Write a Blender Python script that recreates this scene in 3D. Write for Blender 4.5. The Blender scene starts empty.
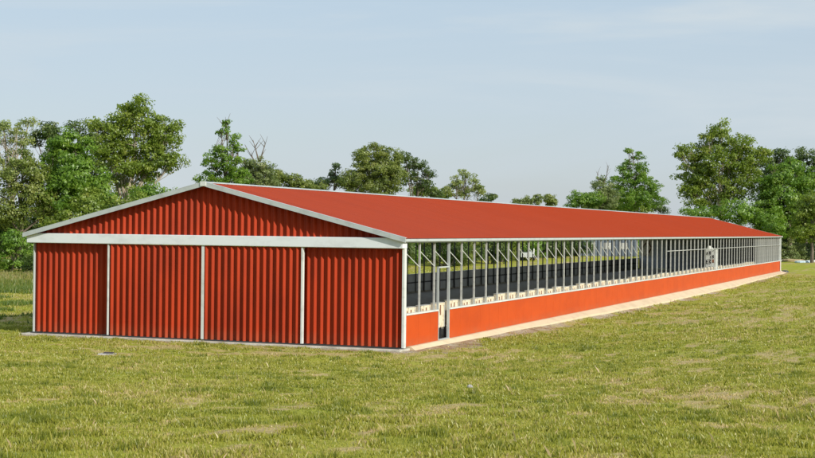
import bpy, math, random
import numpy as np
from mathutils import Vector, Matrix
R = math.radians
scene = bpy.context.scene
COL = scene.collection
rng = np.random.default_rng(7)
random.seed(7)

# ------------------------------------------------------------------ camera
F_PX, CX, CY = 1383.5, 407.5, 229.0
CAM = Vector((18.06, -45.19, 4.258)); YAW, PITCH, ROLL = 0.3784, 0.0002, 0.0107
FW = Vector((-math.sin(YAW) * math.cos(PITCH), math.cos(YAW) * math.cos(PITCH), math.sin(PITCH)))
RT0 = Vector((math.cos(YAW), math.sin(YAW), 0)); UP0 = RT0.cross(FW)
RT = RT0 * math.cos(ROLL) + UP0 * math.sin(ROLL)
UP = -RT0 * math.sin(ROLL) + UP0 * math.cos(ROLL)
cam_data = bpy.data.cameras.new('camera'); cam = bpy.data.objects.new('camera', cam_data); COL.objects.link(cam)
M = Matrix.Identity(4)
for i in range(3):
    M[i][0], M[i][1], M[i][2], M[i][3] = RT[i], UP[i], -FW[i], CAM[i]
cam.matrix_world = M
cam_data.sensor_width = 36; cam_data.lens = F_PX * 36 / 815
cam_data.clip_start = 0.5; cam_data.clip_end = 6000
scene.camera = cam

def P(px, py, D):
    """point that stands D metres ahead of the viewpoint"""
    return CAM + FW * D + RT * ((px - CX) / F_PX * D) - UP * ((py - CY) / F_PX * D)

# ------------------------------------------------------------------ dimensions of the house
W, L, HE, HA = 15.73, 111.25, 3.97, 5.90
BAY = 1.524; NB = 73
SLOPE = (HA - HE) / (W / 2)

# ------------------------------------------------------------------ numpy noise
def _hash(ix, iy, s):
    n = (ix.astype(np.int64) * 374761393 + iy.astype(np.int64) * 668265263 + s * 1442695041) & 0x7fffffff
    n = ((n ^ (n >> 13)) * 1274126177) & 0x7fffffff
    return ((n ^ (n >> 16)) & 0xffff) / 65535.0
def vnoise(x, y, s=0):
    x = np.asarray(x, float); y = np.asarray(y, float)
    ix = np.floor(x); iy = np.floor(y); fx = x - ix; fy = y - iy
    fx = fx * fx * (3 - 2 * fx); fy = fy * fy * (3 - 2 * fy)
    a = _hash(ix, iy, s); b = _hash(ix + 1, iy, s); c = _hash(ix, iy + 1, s); d = _hash(ix + 1, iy + 1, s)
    return (a * (1 - fx) + b * fx) * (1 - fy) + (c * (1 - fx) + d * fx) * fy
def fbm(x, y, o=3, s=0):
    t = 0; amp = 1; tot = 0
    for k in range(o):
        t = t + amp * vnoise(x * 2 ** k + 17.3 * k, y * 2 ** k - 9.1 * k, s + k); tot += amp; amp *= .5
    return t / tot
def sstep(a, b, v):
    t = np.clip((v - a) / (b - a), 0, 1); return t * t * (3 - 2 * t)

def foot_dist(x, y):
    dx = np.maximum(np.maximum(x - 0, -W - x), 0); dy = np.maximum(np.maximum(-y, y - L), 0)
    return np.hypot(dx, dy)
def ground_z(x, y):
    x = np.asarray(x, float); y = np.asarray(y, float)
    d = foot_dist(x, y)
    near = np.minimum(sstep(90, 20, y), 1) * sstep(-60, -20, x) * 0.9 + 0.1
    rise = 0.0605 * np.clip(d - 5.5, 0, 60) * near
    rise = np.where((x < -W) & (y > 0), 0.012 * np.clip(d - 3, 0, 40), rise)
    side = -(0.04 + 0.30 * np.sin(np.clip(y / L, 0, 1) * math.pi) ** 0.8) * sstep(0.0, 1.0, x) * sstep(9, 2, x) * sstep(-3, 3, y) * sstep(L + 12, L, y)
    und = (fbm(x / 7, y / 7, 3, 3) - .5) * .22 * sstep(1.2, 6, d)
    rows = (fbm(x / .9, y / 5, 2, 8) - .5) * .09 * sstep(1.0, 3, d)
    return rise + side + und + rows
def gz(x, y): return float(ground_z(np.array([x]), np.array([y]))[0])
def on_ground(px, D):
    p = P(px, CY, D); return Vector((p.x, p.y, gz(p.x, p.y)))
def dry_mask(x, y):
    """where the turf is thin and straw shows: bands along the house, patches in front"""
    a = fbm(x / .42, y / 1.5, 4, 21); b = fbm(x / 1.7 + 40, y / .55, 4, 33); c = fbm(x / 4.5, y / 4.5, 2, 51); f = fbm(x / .3, y / .3, 2, 57)
    wf = sstep(-4, 4, x)
    v = a * wf + b * (1 - wf)
    return np.clip(sstep(.50, .65, v * .52 + c * .28 + f * .20 + .012 * wf), 0, 1)
def bare_mask(x, y):
    """soil and gravel against the footing"""
    d = foot_dist(x, y); n = fbm(x / .8, y / .8, 3, 61)
    wid = np.where((x > 0), 0.62 + .65 * fbm(x * 0, y / 6., 2, 71), .8)
    wid = np.where(x < -W, .4, wid)
    return sstep(wid + .35, wid - .25, d + (n - .5) * 2.4)

# ------------------------------------------------------------------ materials
def mat(name, col, rough=.6, metal=0, noise=None, bump=None, spec=.5, dirt=None):
    m = bpy.data.materials.new(name); m.use_nodes = True; nt = m.node_tree; N = nt.nodes; Lk = nt.links
    b = N['Principled BSDF']; b.inputs['Roughness'].default_value = rough; b.inputs['Metallic'].default_value = metal
    b.inputs['Specular IOR Level'].default_value = spec
    b.inputs['Base Color'].default_value = (*col, 1)
    tc = N.new('ShaderNodeTexCoord')
    if noise:
        scl, c2, lo, hi = noise[:4]
        n = N.new('ShaderNodeTexNoise'); n.inputs['Scale'].default_value = 1; n.inputs['Detail'].default_value = 6; n.inputs['Roughness'].default_value = .62
        mp = N.new('ShaderNodeMapping'); mp.inputs['Scale'].default_value = scl if isinstance(scl, tuple) else (scl,) * 3
        r = N.new('ShaderNodeMapRange'); r.inputs['From Min'].default_value = lo; r.inputs['From Max'].default_value = hi
        mx = N.new('ShaderNodeMix'); mx.data_type = 'RGBA'; mx.inputs['A'].default_value = (*col, 1); mx.inputs['B'].default_value = (*c2, 1)
        Lk.new(tc.outputs['Object'], mp.inputs['Vector']); Lk.new(mp.outputs[0], n.inputs['Vector']); Lk.new(n.outputs['Fac'], r.inputs['Value'])
        Lk.new(r.outputs[0], mx.inputs['Factor']); Lk.new(mx.outputs['Result'], b.inputs['Base Color'])
    if dirt:                                                # splashed soil low down, broken up by noise
        z1, amt = dirt
        src = b.inputs['Base Color'].links[0].from_socket
        sx = N.new('ShaderNodeSeparateXYZ'); Lk.new(tc.outputs['Object'], sx.inputs[0])
        n2 = N.new('ShaderNodeTexNoise'); n2.inputs['Scale'].default_value = 1; n2.inputs['Detail'].default_value = 7; n2.inputs['Roughness'].default_value = .7
        m2 = N.new('ShaderNodeMapping'); m2.inputs['Scale'].default_value = (3, 3, 1.2); Lk.new(tc.outputs['Object'], m2.inputs[0]); Lk.new(m2.outputs[0], n2.inputs['Vector'])
        zr_ = N.new('ShaderNodeMapRange'); zr_.inputs['From Min'].default_value = z1; zr_.inputs['From Max'].default_value = .1; zr_.inputs['To Max'].default_value = .55; Lk.new(sx.outputs['Z'], zr_.inputs['Value'])
        nr = N.new('ShaderNodeMapRange'); nr.inputs['From Min'].default_value = .35; nr.inputs['From Max'].default_value = .75; Lk.new(n2.outputs['Fac'], nr.inputs['Value'])
        ml = N.new('ShaderNodeMath'); ml.operation = 'MULTIPLY'; Lk.new(zr_.outputs[0], ml.inputs[0]); Lk.new(nr.outputs[0], ml.inputs[1])
        ad_ = N.new('ShaderNodeMath'); ad_.operation = 'MULTIPLY'; ad_.inputs[1].default_value = amt * 2; ad_.use_clamp = True; Lk.new(ml.outputs[0], ad_.inputs[0])
        md = N.new('ShaderNodeMix'); md.data_type = 'RGBA'; md.inputs['B'].default_value = (.22, .13, .07, 1); Lk.new(src, md.inputs['A']); Lk.new(ad_.outputs[0], md.inputs['Factor']); Lk.new(md.outputs['Result'], b.inputs['Base Color'])
    if bump:
        scl, st, dist = bump
        n = N.new('ShaderNodeTexNoise'); n.inputs['Scale'].default_value = scl; n.inputs['Detail'].default_value = 5
        bp = N.new('ShaderNodeBump'); bp.inputs['Strength'].default_value = st; bp.inputs['Distance'].default_value = dist
        Lk.new(tc.outputs['Object'], n.inputs['Vector']); Lk.new(n.outputs['Fac'], bp.inputs['Height']); Lk.new(bp.outputs[0], b.inputs['Normal'])
    return m

def leaf_mat(name, cols, translucent=.56):
    """leaf colour from the tint number stored on its face"""
    m = bpy.data.materials.new(name); m.use_nodes = True; nt = m.node_tree; N = nt.nodes; Lk = nt.links
    N.clear()
    at = N.new('ShaderNodeAttribute'); at.attribute_name = 'tint'
    cr = N.new('ShaderNodeValToRGB'); e = cr.color_ramp.elements
    e[0].position = 0; e[0].color = (*cols[0], 1); e[1].position = 1; e[1].color = (*cols[-1], 1)
    for i, c in enumerate(cols[1:-1]):
        x = e.new((i + 1) / (len(cols) - 1)); x.color = (*c, 1)
    d = N.new('ShaderNodeBsdfDiffuse'); t = N.new('ShaderNodeBsdfTranslucent'); g = N.new('ShaderNodeBsdfGlossy'); g.inputs['Roughness'].default_value = .45
    mx = N.new('ShaderNodeMixShader'); mx.inputs[0].default_value = translucent
    mg = N.new('ShaderNodeMixShader'); mg.inputs[0].default_value = .035
    g.inputs['Color'].default_value = (.8, .85, .8, 1)
    o = N.new('ShaderNodeOutputMaterial')
    Lk.new(at.outputs['Fac'], cr.inputs[0]); Lk.new(cr.outputs[0], d.inputs[0]); Lk.new(cr.outputs[0], t.inputs[0])
    Lk.new(d.outputs[0], mx.inputs[1]); Lk.new(t.outputs[0], mx.inputs[2]); Lk.new(mx.outputs[0], mg.inputs[1]); Lk.new(g.outputs[0], mg.inputs[2]); Lk.new(mg.outputs[0], o.inputs[0])
    return m

M_RED = mat('red_paint', (.33, .028, .003), .5, noise=((1.1, 1.1, .30), (.24, .020, .003), .42, .66), bump=(3, .12, .02), spec=.2, dirt=(.6, .35))
M_WALL = mat('orange_red_paint', (.48, .064, .007), .5, noise=((1, .55, .9), (.42, .054, .007), .40, .66), spec=.2, dirt=(.45, .4))
M_ROOF = mat('roof_red_paint', (.325, .043, .012), .6, noise=((.10, 1.6, .12), (.275, .036, .011), .36, .68), spec=.12, bump=(.7, .25, .03))
M_WHITE = mat('white_paint', (.58, .61, .60), .45, noise=((1.6, 1.6, 2.5), (.42, .44, .42), .50, .74))
M_HEAD = mat('bright_white_paint', (.66, .70, .74), .45, noise=((1.6, 1.6, 2.5), (.55, .58, .61), .50, .74))
M_TRIM = mat('grey_white_metal', (.44, .48, .49), .4, .1, noise=((2, 2, 2), (.33, .35, .36), .5, .75))
M_STEEL = mat('galvanised_steel', (.46, .47, .46), .45, .1, noise=((3, 3, 5), (.33, .34, .34), .45, .7))
M_DARK = mat('dark_steel', (.035, .038, .042), .5)
M_PANEL = mat('grey_panel', (.58, .61, .62), .6, noise=(1.5, (.45, .48, .49), .4, .7))
M_CONC = mat('cream_concrete', (.55, .46, .32), .85, noise=((1.5, .9, 1.5), (.45, .37, .25), .45, .72), bump=(9, .5, .03))
M_GCONC = mat('grey_concrete', (.50, .48, .42), .9, noise=(1.6, (.26, .24, .19), .42, .7), bump=(9, .6, .03))
M_LITTER = mat('dark_litter', (.42, .40, .37), .95, noise=(2.5, (.30, .28, .26), .4, .65), bump=(6, .6, .05))
M_CREAM = mat('cream_board', (.60, .53, .40), .7, noise=((5, 5, 5), (.30, .24, .15), .50, .68))
M_UNDER = mat('pale_lining', (.58, .58, .56), .7)
M_CURT = mat('grey_curtain', (.145, .15, .142), .8, noise=((.5, 2.6, .35), (.085, .09, .085), .4, .65))
M_BARK = mat('bark', (.16, .13, .10), .9, noise=((4, 4, 1), (.07, .055, .04), .4, .65), bump=(5, .6, .05))
M_PBARK = mat('pale_bark', (.38, .34, .27), .9, noise=((3, 3, .8), (.20, .17, .13), .4, .65))
M_STONE = mat('stone', (.40, .39, .38), .9, noise=(6, (.2, .19, .18), .4, .65), bump=(12, .6, .02))
M_BLACK = mat('black_opening', (.012, .012, .013), .8)
M_BLUE = mat('pale_blue_sheet', (.50, .62, .72), .5)
M_BWALL = mat('blue_grey_wall', (.11, .14, .18), .7, noise=((.4, .4, 2), (.07, .09, .12), .4, .7))
M_BROWN = mat('brown_board', (.20, .09, .05), .8)
M_GLASS = mat('dark_glass', (.02, .025, .03), .1)
M_RUBBER = mat('rubber', (.02, .02, .02), .8)
M_WIRE = mat('white_vehicle_paint', (.50, .53, .56), .3)
M_YEL = mat('straw_mound', (.40, .31, .17), .95, noise=(2, (.28, .22, .12), .4, .65))

G_YEL = [(0.092, 0.154, 0.018), (0.174, 0.259, 0.029), (0.263, 0.352, 0.046), (0.358, 0.396, 0.077)]
G_BRI = [(0.067, 0.149, 0.015), (0.134, 0.259, 0.024), (0.207, 0.352, 0.037), (0.291, 0.407, 0.061)]
G_DRK = [(0.043, 0.081, 0.020), (0.078, 0.138, 0.029), (0.129, 0.193, 0.042), (0.190, 0.231, 0.066)]
G_OLV = [(0.095, 0.143, 0.024), (0.168, 0.226, 0.037), (0.246, 0.303, 0.057), (0.325, 0.352, 0.099)]
G_PAL = [(0.157, 0.220, 0.055), (0.246, 0.319, 0.083), (0.336, 0.396, 0.116), (0.426, 0.451, 0.176)]
G_BLU = [(0.058, 0.108, 0.050), (0.101, 0.165, 0.070), (0.151, 0.220, 0.097), (0.213, 0.264, 0.132)]
G_GRY = [(0.123, 0.182, 0.061), (0.202, 0.270, 0.088), (0.280, 0.341, 0.121), (0.358, 0.374, 0.165)]
LEAF = {k: leaf_mat('leaves_' + k, v) for k, v in dict(yellow_green=G_YEL, bright_green=G_BRI, dark_green=G_DRK, olive=G_OLV, pale_green=G_PAL, blue_green=G_BLU, grey_green=G_GRY).items()}

# ------------------------------------------------------------------ mesh helpers
class MB:
    def __init__(s): s.v = []; s.f = []
    def box(s, x0, x1, y0, y1, z0, z1):
        n = len(s.v)
        s.v += [(x0, y0, z0), (x1, y0, z0), (x1, y1, z0), (x0, y1, z0), (x0, y0, z1), (x1, y0, z1), (x1, y1, z1), (x0, y1, z1)]
        s.f += [tuple(n + i for i in q) for q in ((3, 2, 1, 0), (4, 5, 6, 7), (0, 1, 5, 4), (1, 2, 6, 5), (2, 3, 7, 6), (3, 0, 4, 7))]
        return s
    def prism(s, poly, a, b, axis='y'):
        """extrude a polygon: axis y takes (x,z) pairs, axis x takes (y,z) pairs"""
        n = len(s.v); k = len(poly)
        for t in (a, b):
            for p, q in poly: s.v.append((p, t, q) if axis == 'y' else (t, p, q))
        s.f.append(tuple(n + i for i in range(k))); s.f.append(tuple(n + k + i for i in reversed(range(k))))
        for i in range(k): s.f.append((n + i, n + k + i, n + k + (i + 1) % k, n + (i + 1) % k))
        return s
    def tube(s, pts, rads, seg=7):
        n0 = len(s.v); pts = [Vector(p) for p in pts]
        for i, p in enumerate(pts):
            d = (pts[min(i + 1, len(pts) - 1)] - pts[max(i - 1, 0)]).normalized()
            a = d.orthogonal().normalized() if i == 0 else (a - d * a.dot(d)).normalized()
            b = d.cross(a)
            for k in range(seg):
                t = 2 * math.pi * k / seg; s.v.append(tuple(p + (a * math.cos(t) + b * math.sin(t)) * rads[i]))
        for i in range(len(pts) - 1):
            for k in range(seg):
                q = n0 + i * seg; s.f.append((q + k, q + (k + 1) % seg, q + seg + (k + 1) % seg, q + seg + k))
        s.f.append(tuple(n0 + k for k in reversed(range(seg)))); e = n0 + (len(pts) - 1) * seg; s.f.append(tuple(e + k for k in range(seg)))
        return s
    def mesh(s, name):
        me = bpy.data.meshes.new(name); me.from_pydata(s.v, [], s.f); me.update()
        import bmesh
        bm = bmesh.new(); bm.from_mesh(me); bmesh.ops.recalc_face_normals(bm, faces=bm.faces); bm.to_mesh(me); bm.free()
        return me
    def build(s, name, m, parent=None, bevel=0, smooth=False, **props):
        me = s.mesh(name); me.materials.append(m)
        o = bpy.data.objects.new(name, me); COL.objects.link(o)
        if parent: o.parent = parent
        if smooth: me.polygons.foreach_set('use_smooth', [True] * len(me.polygons))
        if bevel:
            b = o.modifiers.new('bevel', 'BEVEL'); b.width = bevel; b.segments = 2; b.limit_method = 'ANGLE'
        for k, v in props.items(): o[k] = v
        return o
def empty(name, loc, label, cat, group=None, rz=0):
    o = bpy.data.objects.new(name, None); COL.objects.link(o); o.location = loc; o.rotation_euler = (0, 0, rz)
    o['label'] = label; o['category'] = cat
    if group: o['group'] = group
    o.empty_display_size = .3
    return o
def copy_tree(o, parent=None):
    c = o.copy(); COL.objects.link(c); c.parent = parent
    for ch in [x for x in bpy.data.objects if x.parent == o]: copy_tree(ch, c)
    return c
def ordinal(n):
    return f"{n}{'th' if 10 <= n % 100 <= 20 else {1: 'st', 2: 'nd', 3: 'rd'}.get(n % 10, 'th')}"

# ------------------------------------------------------------------ the house
house = empty('livestock_house', (-W / 2, 0, 0), 'long red metal livestock house with open sides, white trim and a low gable roof', 'barn')
HX = Vector((-W / 2, 0, 0))
def hp(mb, name, m, parent=None, **k):
    """part of the house, shapes given in world metres"""
    off = HX
    mb.v = [(a - off.x, b, c) for a, b, c in mb.v]
    return mb.build(name, m, parent or house, **k)

PER, DEP = .268, .095
def corr(x0, x1, yface, zb, ztop):
    """ribbed sheet facing -y, ribs run upward; ztop is a number or a function of x"""
    zt = ztop if callable(ztop) else (lambda x: ztop)
    prof = [(0, 0), (.42, 0), (.50, .75), (.56, 1), (.66, 1), (.74, .8), (.98, 0)]
    us = []; k = 0; x = x0
    while x < x1:
        for u, h in prof:
            xx = x0 + (k + u) * PER
            if xx < x1: us.append((xx, h))
        k += 1; x = x0 + k * PER
    us.append((x1, 0)); mb = MB()
    for xx, h in us:
        y = yface - h * DEP; mb.v += [(xx, y, zb), (xx, y, zt(xx))]
    n = len(us)
    for i in range(n - 1): mb.f.append((2 * i, 2 * i + 2, 2 * i + 3, 2 * i + 1))
    for xx, h in us: mb.v += [(xx, yface + .02, zb), (xx, yface + .02, zt(xx))]
    for i in range(n - 1): mb.f.append((2 * n + 2 * i + 1, 2 * n + 2 * i + 3, 2 * n + 2 * i + 2, 2 * n + 2 * i)); mb.f.append((2 * i + 1, 2 * i + 3, 2 * n + 2 * i + 3, 2 * n + 2 * i + 1))
    return mb

# footing, floor
mb = MB(); mb.box(-W - .08, 0.12, -.66, 0.30, -.45, .055); hp(mb, 'footing', M_GCONC, bevel=.02)
fo = MB(); ys = np.linspace(.302, L + .1, 160)
for y in ys:                                               # cast concrete apron, its outer edge uneven
    w = .24 + .42 * min(1, max(0, y) / 45) + .14 * float(fbm(np.array([3.]), np.array([y / 4]), 2, 5)[0]); g = gz(w, y) - .06
    fo.v += [(.10, y, .115), (.16, y, .105), (w, y, min(-.03, g + .16)), (w + .05, y, g - .15), (-.12, y, .113), (-.12, y, -.4)]
for i in range(len(ys) - 1):
    a = 6 * i; b = a + 6
    for p, q in ((4, 0), (0, 1), (1, 2), (2, 3)): fo.f.append((a + p, b + p, b + q, a + q))
fo.v += [(.16, .302, -.5)]; fo.f.append((0, 1, 2, 3, len(fo.v) - 1, 5, 4))
hp(fo, 'apron', M_CONC)
mb = MB(); mb.box(-W - .12, -W + .12, .30, L + .1, -.45, .112); hp(mb, 'footing', M_GCONC)
mb = MB(); mb.box(-W + .12, -.12, .302, L - .2, -.3, .05); hp(mb, 'floor', M_LITTER)

# gable front
ZB, ZH = .10, 3.58
rake_z = lambda x: HA - SLOPE * abs(x + W / 2) - .05
g = corr(-W + .02, -.02, -.06, HE - .02, lambda x: rake_z(x))
hp(g, 'gable_panel', M_RED)
mb = MB(); mb.box(-W - .10, .06, -.33, .10, ZH, HE - .015); hp(mb, 'header_beam', M_HEAD, bevel=.02)
mb = MB(); mb.box(-W + .2, -.2, .102, .14, ZH - .05, HE + 1.0)      # inner lining of the gable
mb = MB(); mb.prism([(-W + .05, HE - .3), (-.05, HE - .3), (-W / 2, HA - .35)], .13, .16); hp(mb, 'gable_lining', M_UNDER)
XD = [-W + .10, -12.12, -8.01, -3.83, -.06]
for i in range(4):
    y = 0.02 if i in (0, 3) else -.19
    x0, x1 = XD[i], XD[i + 1]
    if i == 0: x1 += .35
    if i == 3: x0 -= .35
    d = hp(corr(x0, x1, y, ZB, ZH - .01), 'sliding_door', M_RED)
    tr = MB()
    ws = {1: [(x0, .06)], 2: [(x0, .11), (x1 - .07, .07)], 0: [], 3: []}[i]
    for xs, w in ws:
        tr = MB().box(xs - HX.x, xs + w - HX.x, y - .095, y + .03, ZB, ZH - .012); tr.build('edge_trim', M_WHITE, d)
    if i == 1:                                                # right edge of the front leaf, where the two meet
        pass
mb = MB(); mb.box(-W + .06, XD[0] - .005, -.10, .10, .08, ZH - .003); hp(mb, 'corner_post', M_TRIM)
mb = MB(); mb.box(-.045, .055, -.12, .070, .08, ZH - .003); hp(mb, 'corner_post', M_WHITE, bevel=.008)
mb = MB(); mb.box(-W + .1, -.06, -.30, -.24, .058, .10); hp(mb, 'door_track', M_DARK)

# roof: ribbed sheets running down each slope
def roof_side(sgn):
    mb = MB(); y0, y1 = -.42, L + .4
    rows = []; y = y0
    while y < y1 - .3:
        rows += [(y, 0), (y + .262, 0), (y + .274, .014), (y + .293, .014)]
        y += .305
    rows += [(y1, 0)]
    xr = -W / 2; xe = xr + sgn * (W / 2 + .14)
    ze = HA - SLOPE * (W / 2 + .14)
    for y, h in rows:
        mb.v += [(xr, y, HA + h), (xe, y, ze + h)]
    n = len(rows)
    for i in range(n - 1): mb.f.append((2 * i, 2 * i + 1, 2 * i + 3, 2 * i + 2))
    k = len(mb.v); mb.v += [(xr, y0, HA - .04), (xe, y0, ze - .04), (xr, y1, HA - .04), (xe, y1, ze - .04)]
    mb.f.append((k, k + 2, k + 3, k + 1))
    hp(mb, 'roof', M_ROOF)
for s in (1, -1):
    roof_side(s)
    ln = MB(); ln.prism([(-W / 2 + s * .01, HA - .07), (-W / 2 + s * (W / 2 - .02), HE - .035), (-W / 2 + s * (W / 2 - .02), HE - .05), (-W / 2 + s * .01, HA - .085)], .3, L - .12)
    hp(ln, 'bounce_liner', M_UNDER)  # added pale slabs under the roof, to bounce more light into the house
mb = MB(); zr = HA + .016
mb.prism([(-W / 2 - .09, zr - .09 * SLOPE), (-W / 2, zr), (-W / 2 + .09, zr - .09 * SLOPE), (-W / 2 + .09, zr + .02 - .09 * SLOPE), (-W / 2, zr + .035), (-W / 2 - .09, zr + .02 - .09 * SLOPE)], -.43, L + .41)
hp(mb, 'ridge_cap', M_TRIM)
for s in (1, -1):                                           # sloping trim along the gable edge
    xe = -W / 2 + s * (W / 2 + .20); ze = HA - SLOPE * (W / 2 + .20)
    mb = MB(); mb.prism([(-W / 2 + s * .001, HA + .03), (xe, ze + .03), (xe, ze - .13), (-W / 2 + s * .001, HA - .13)], -.46, -.422)
    mb.prism([(-W / 2 + s * .001, HA + .045), (xe, ze + .045), (xe, ze + .031), (-W / 2 + s * .001, HA + .031)], -.46, -.31)
    hp(mb, 'rake_trim', M_TRIM)
    mb = MB(); mb.prism([(-W / 2 + s * .001, HA + .02), (xe, ze + .02), (xe, ze - .13), (-W / 2 + s * .001, HA - .13)], L + .402, L + .44)
    hp(mb, 'rake_trim', M_TRIM)
    xo = 0.142 if s > 0 else -W - .142
    mb = MB(); mb.box(min(xo, xo + s * .05), max(xo, xo + s * .05), -.40, L + .40, HE - .145, HE - .05); hp(mb, 'eave_fascia', M_TRIM)
mb = MB(); mb.box(-W / 2 - .13, -W / 2 + .13, -.49, -.462, HA - .13, HA + .05); hp(mb, 'apex_plate', M_WHITE, bevel=.01)

# long near side: low wall, sill, posts, braces, small doorway
DY0, DY1 = 3.42, 4.50
def low_wall(y0, y1, xin, xout):
    mb = MB(); y = y0
    while y < y1 - .01:
        e = min(y + 1.219, y1); mb.box(xin, xout, y + .0035, e - .0035, .118, 1.215); y = e
    mb.box(min(xin, xout) + .012, max(xin, xout) - .012, y0 + .01, y1 - .01, .13, 1.205)
    return mb
hp(low_wall(.08, DY0 - .06, -.05, .035), 'low_wall', M_WALL)
hp(low_wall(DY1 + .10, L, -.05, .035), 'low_wall', M_WALL)
mb = MB(); mb.box(-.10, .065, .08, DY0 - .06, 1.217, 1.275); hp(mb, 'sill', M_WHITE)
mb = MB(); mb.box(-.10, .065, DY1 + .10, L + .95, 1.217, 1.275); hp(mb, 'sill', M_WHITE)
mb = MB(); mb.box(-.10, .066, .08, L, HE - .19, HE - .10); hp(mb, 'eave_beam', M_TRIM)
post = MB().box(-.065, .003, -.028, .028, 1.277, HE - .192)
pm = None
for n in range(1, NB + 1):
    y = n * BAY
    if n == 3: continue
    if pm is None:
        pm = hp(post, 'post', M_STEEL); pm.location.y = y
    else:
        c = pm.copy(); COL.objects.link(c); c.parent = house; c.location.y = y
# doorway: frame and threshold
fr = MB(); fr.box(-.05, .036, DY0 - .045, DY0 - .0, .12, 2.86); fr.box(-.055, .038, DY1 + .03, DY1 + .09, .12, HE - .192)
fr.box(-.05, .03, DY0 + .002, DY1 + .028, 2.82, 2.87); fr.box(-.08, .08, DY0 + .002, DY1 + .028, .116, .145)
hp(fr, 'door_frame', M_TRIM)
bm_ = None
for n in range(0, 26):
    if bm_ is None:
        b = MB().tube([(-.03, .03, 3.47), (-.03, BAY - .04, 2.91)], [.017, .017], 6)
        bm_ = hp(b, 'brace', M_WHITE); bm_.location.y = 0
    else:
        c = bm_.copy(); COL.objects.link(c); c.parent = house; c.location.y = n * BAY
mb = MB(); mb.box(-.02, .02, 47 * BAY - .03, L, 2.96, 3.0); hp(mb, 'mid_rail', M_STEEL)
mb = MB(); mb.box(-.012, .03, 31 * BAY, 47 * BAY - .032, 2.96, 3.0); hp(mb, 'mid_rail', M_STEEL)
# grey curtain over the last openings, slightly rippled
cu = MB(); ny = 240
for i in range(ny + 1):
    y = 91.4 + (L - .05 - 91.4) * i / ny; x = -.13 + .02 * math.sin(i * 1.3) + .012 * math.sin(i * .37)
    cu.v += [(x, y, 1.25), (x, y, HE - .2)]
for i in range(ny): cu.f.append((2 * i, 2 * i + 2, 2 * i + 3, 2 * i + 1))
hp(cu, 'curtain', M_CURT)
mb = MB(); mb.box(-.06, .07, L - .03, L + .09, .10, HE - .2); hp(mb, 'corner_post', M_WHITE)
mb = MB(); mb.tube([(.10, L - .9, 1.2), (.10, L - .9, .2), (.22, L - .85, .08)], [.05, .05, .05], 8); hp(mb, 'drain_pipe', M_WHITE)

# long far side
FX = -W
mb = low_wall(.14, L, FX - .035, FX + .03); hp(mb, 'low_wall', M_PANEL)
mb = MB(); mb.box(FX - .07, FX + .07, .14, L, 1.217, 1.275); hp(mb, 'sill', M_TRIM)
mb = MB(); mb.box(FX - .066, FX + .10, .14, L, HE - .19, HE - .10); hp(mb, 'eave_beam', M_TRIM)
mb = MB(); mb.box(FX + .032, FX + .075, .14, L - .2, .66, .74); hp(mb, 'girt', M_DARK)
fpost = MB().box(FX + .076, FX + .13, -.03, .03, .06, HE - .30); fpm = None
rest = MB()
for n in range(1, NB + 1):
    y = n * BAY
    if n <= 27:
        if fpm is None: fpm = hp(fpost, 'inner_post', M_DARK); fpm.location.y = y
        else:
            c = fpm.copy(); COL.objects.link(c); c.parent = house; c.location.y = y
    else: rest.box(FX + .076, FX + .15, y - .045, y + .045, .06, HE - .30)
hp(rest, 'inner_posts', M_DARK, kind='stuff')
# far gable
mb = MB(); mb.box(FX + .1, -.08, L - .10, L + .02, .06, HE - .22); hp(mb, 'end_wall', M_PANEL)
mb = MB(); mb.prism([(FX + .05, HE - .2), (-.05, HE - .2), (-W / 2, HA - .06)], L - .08, L + .0); hp(mb, 'gable_panel', M_RED)
mb = MB(); mb.box(FX + .1, -.08, L + .022, L + .06, .06, HE - .22); hp(mb, 'end_cladding', M_RED)
mb = MB()
for k in range(12): mb.box(FX + .9 + k * 1.24, FX + .98 + k * 1.24, L - .16, L - .102, .06, HE - .25)
hp(mb, 'end_framing', M_DARK)
e = MB(); e.box(FX + .25, FX + 1.55, L - .26, L - .20, 1.55, 3.45); ep = hp(e, 'end_shutter', M_CREAM)
e = MB()
for a, b, c, d in ((FX + .95, 1.6, FX + 1.5, 2.4), (FX + 1.5, 2.5, FX + .95, 3.3), (FX + .3, 2.3, FX + .9, 3.0)):
    e.tube([(a, L - .30, b), (c, L - .30, d)], [.06, .06], 6)
e.v = [(a - HX.x, b, c) for a, b, c in e.v]; e.build('cross_brace', M_BROWN, ep)
# roof trusses overhead
tr = MB()
for n in range(1, NB, 2):
    y = n * BAY
    tr.box(-W + .16, -.16, y - .025, y + .025, HE - .10, HE - .03)
    for s in (1, -1):
        tr.tube([(-W / 2, y, HA - .12), (-W / 2 + s * (W / 2 - .3), y, HE - .02)], [.035, .035], 4)
        tr.tube([(-W / 2 + s * 2.2, y, HE - .06), (-W / 2 + s * .5, y, HA - .25)], [.025, .025], 4)
hp(tr, 'truss', M_STEEL)

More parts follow.
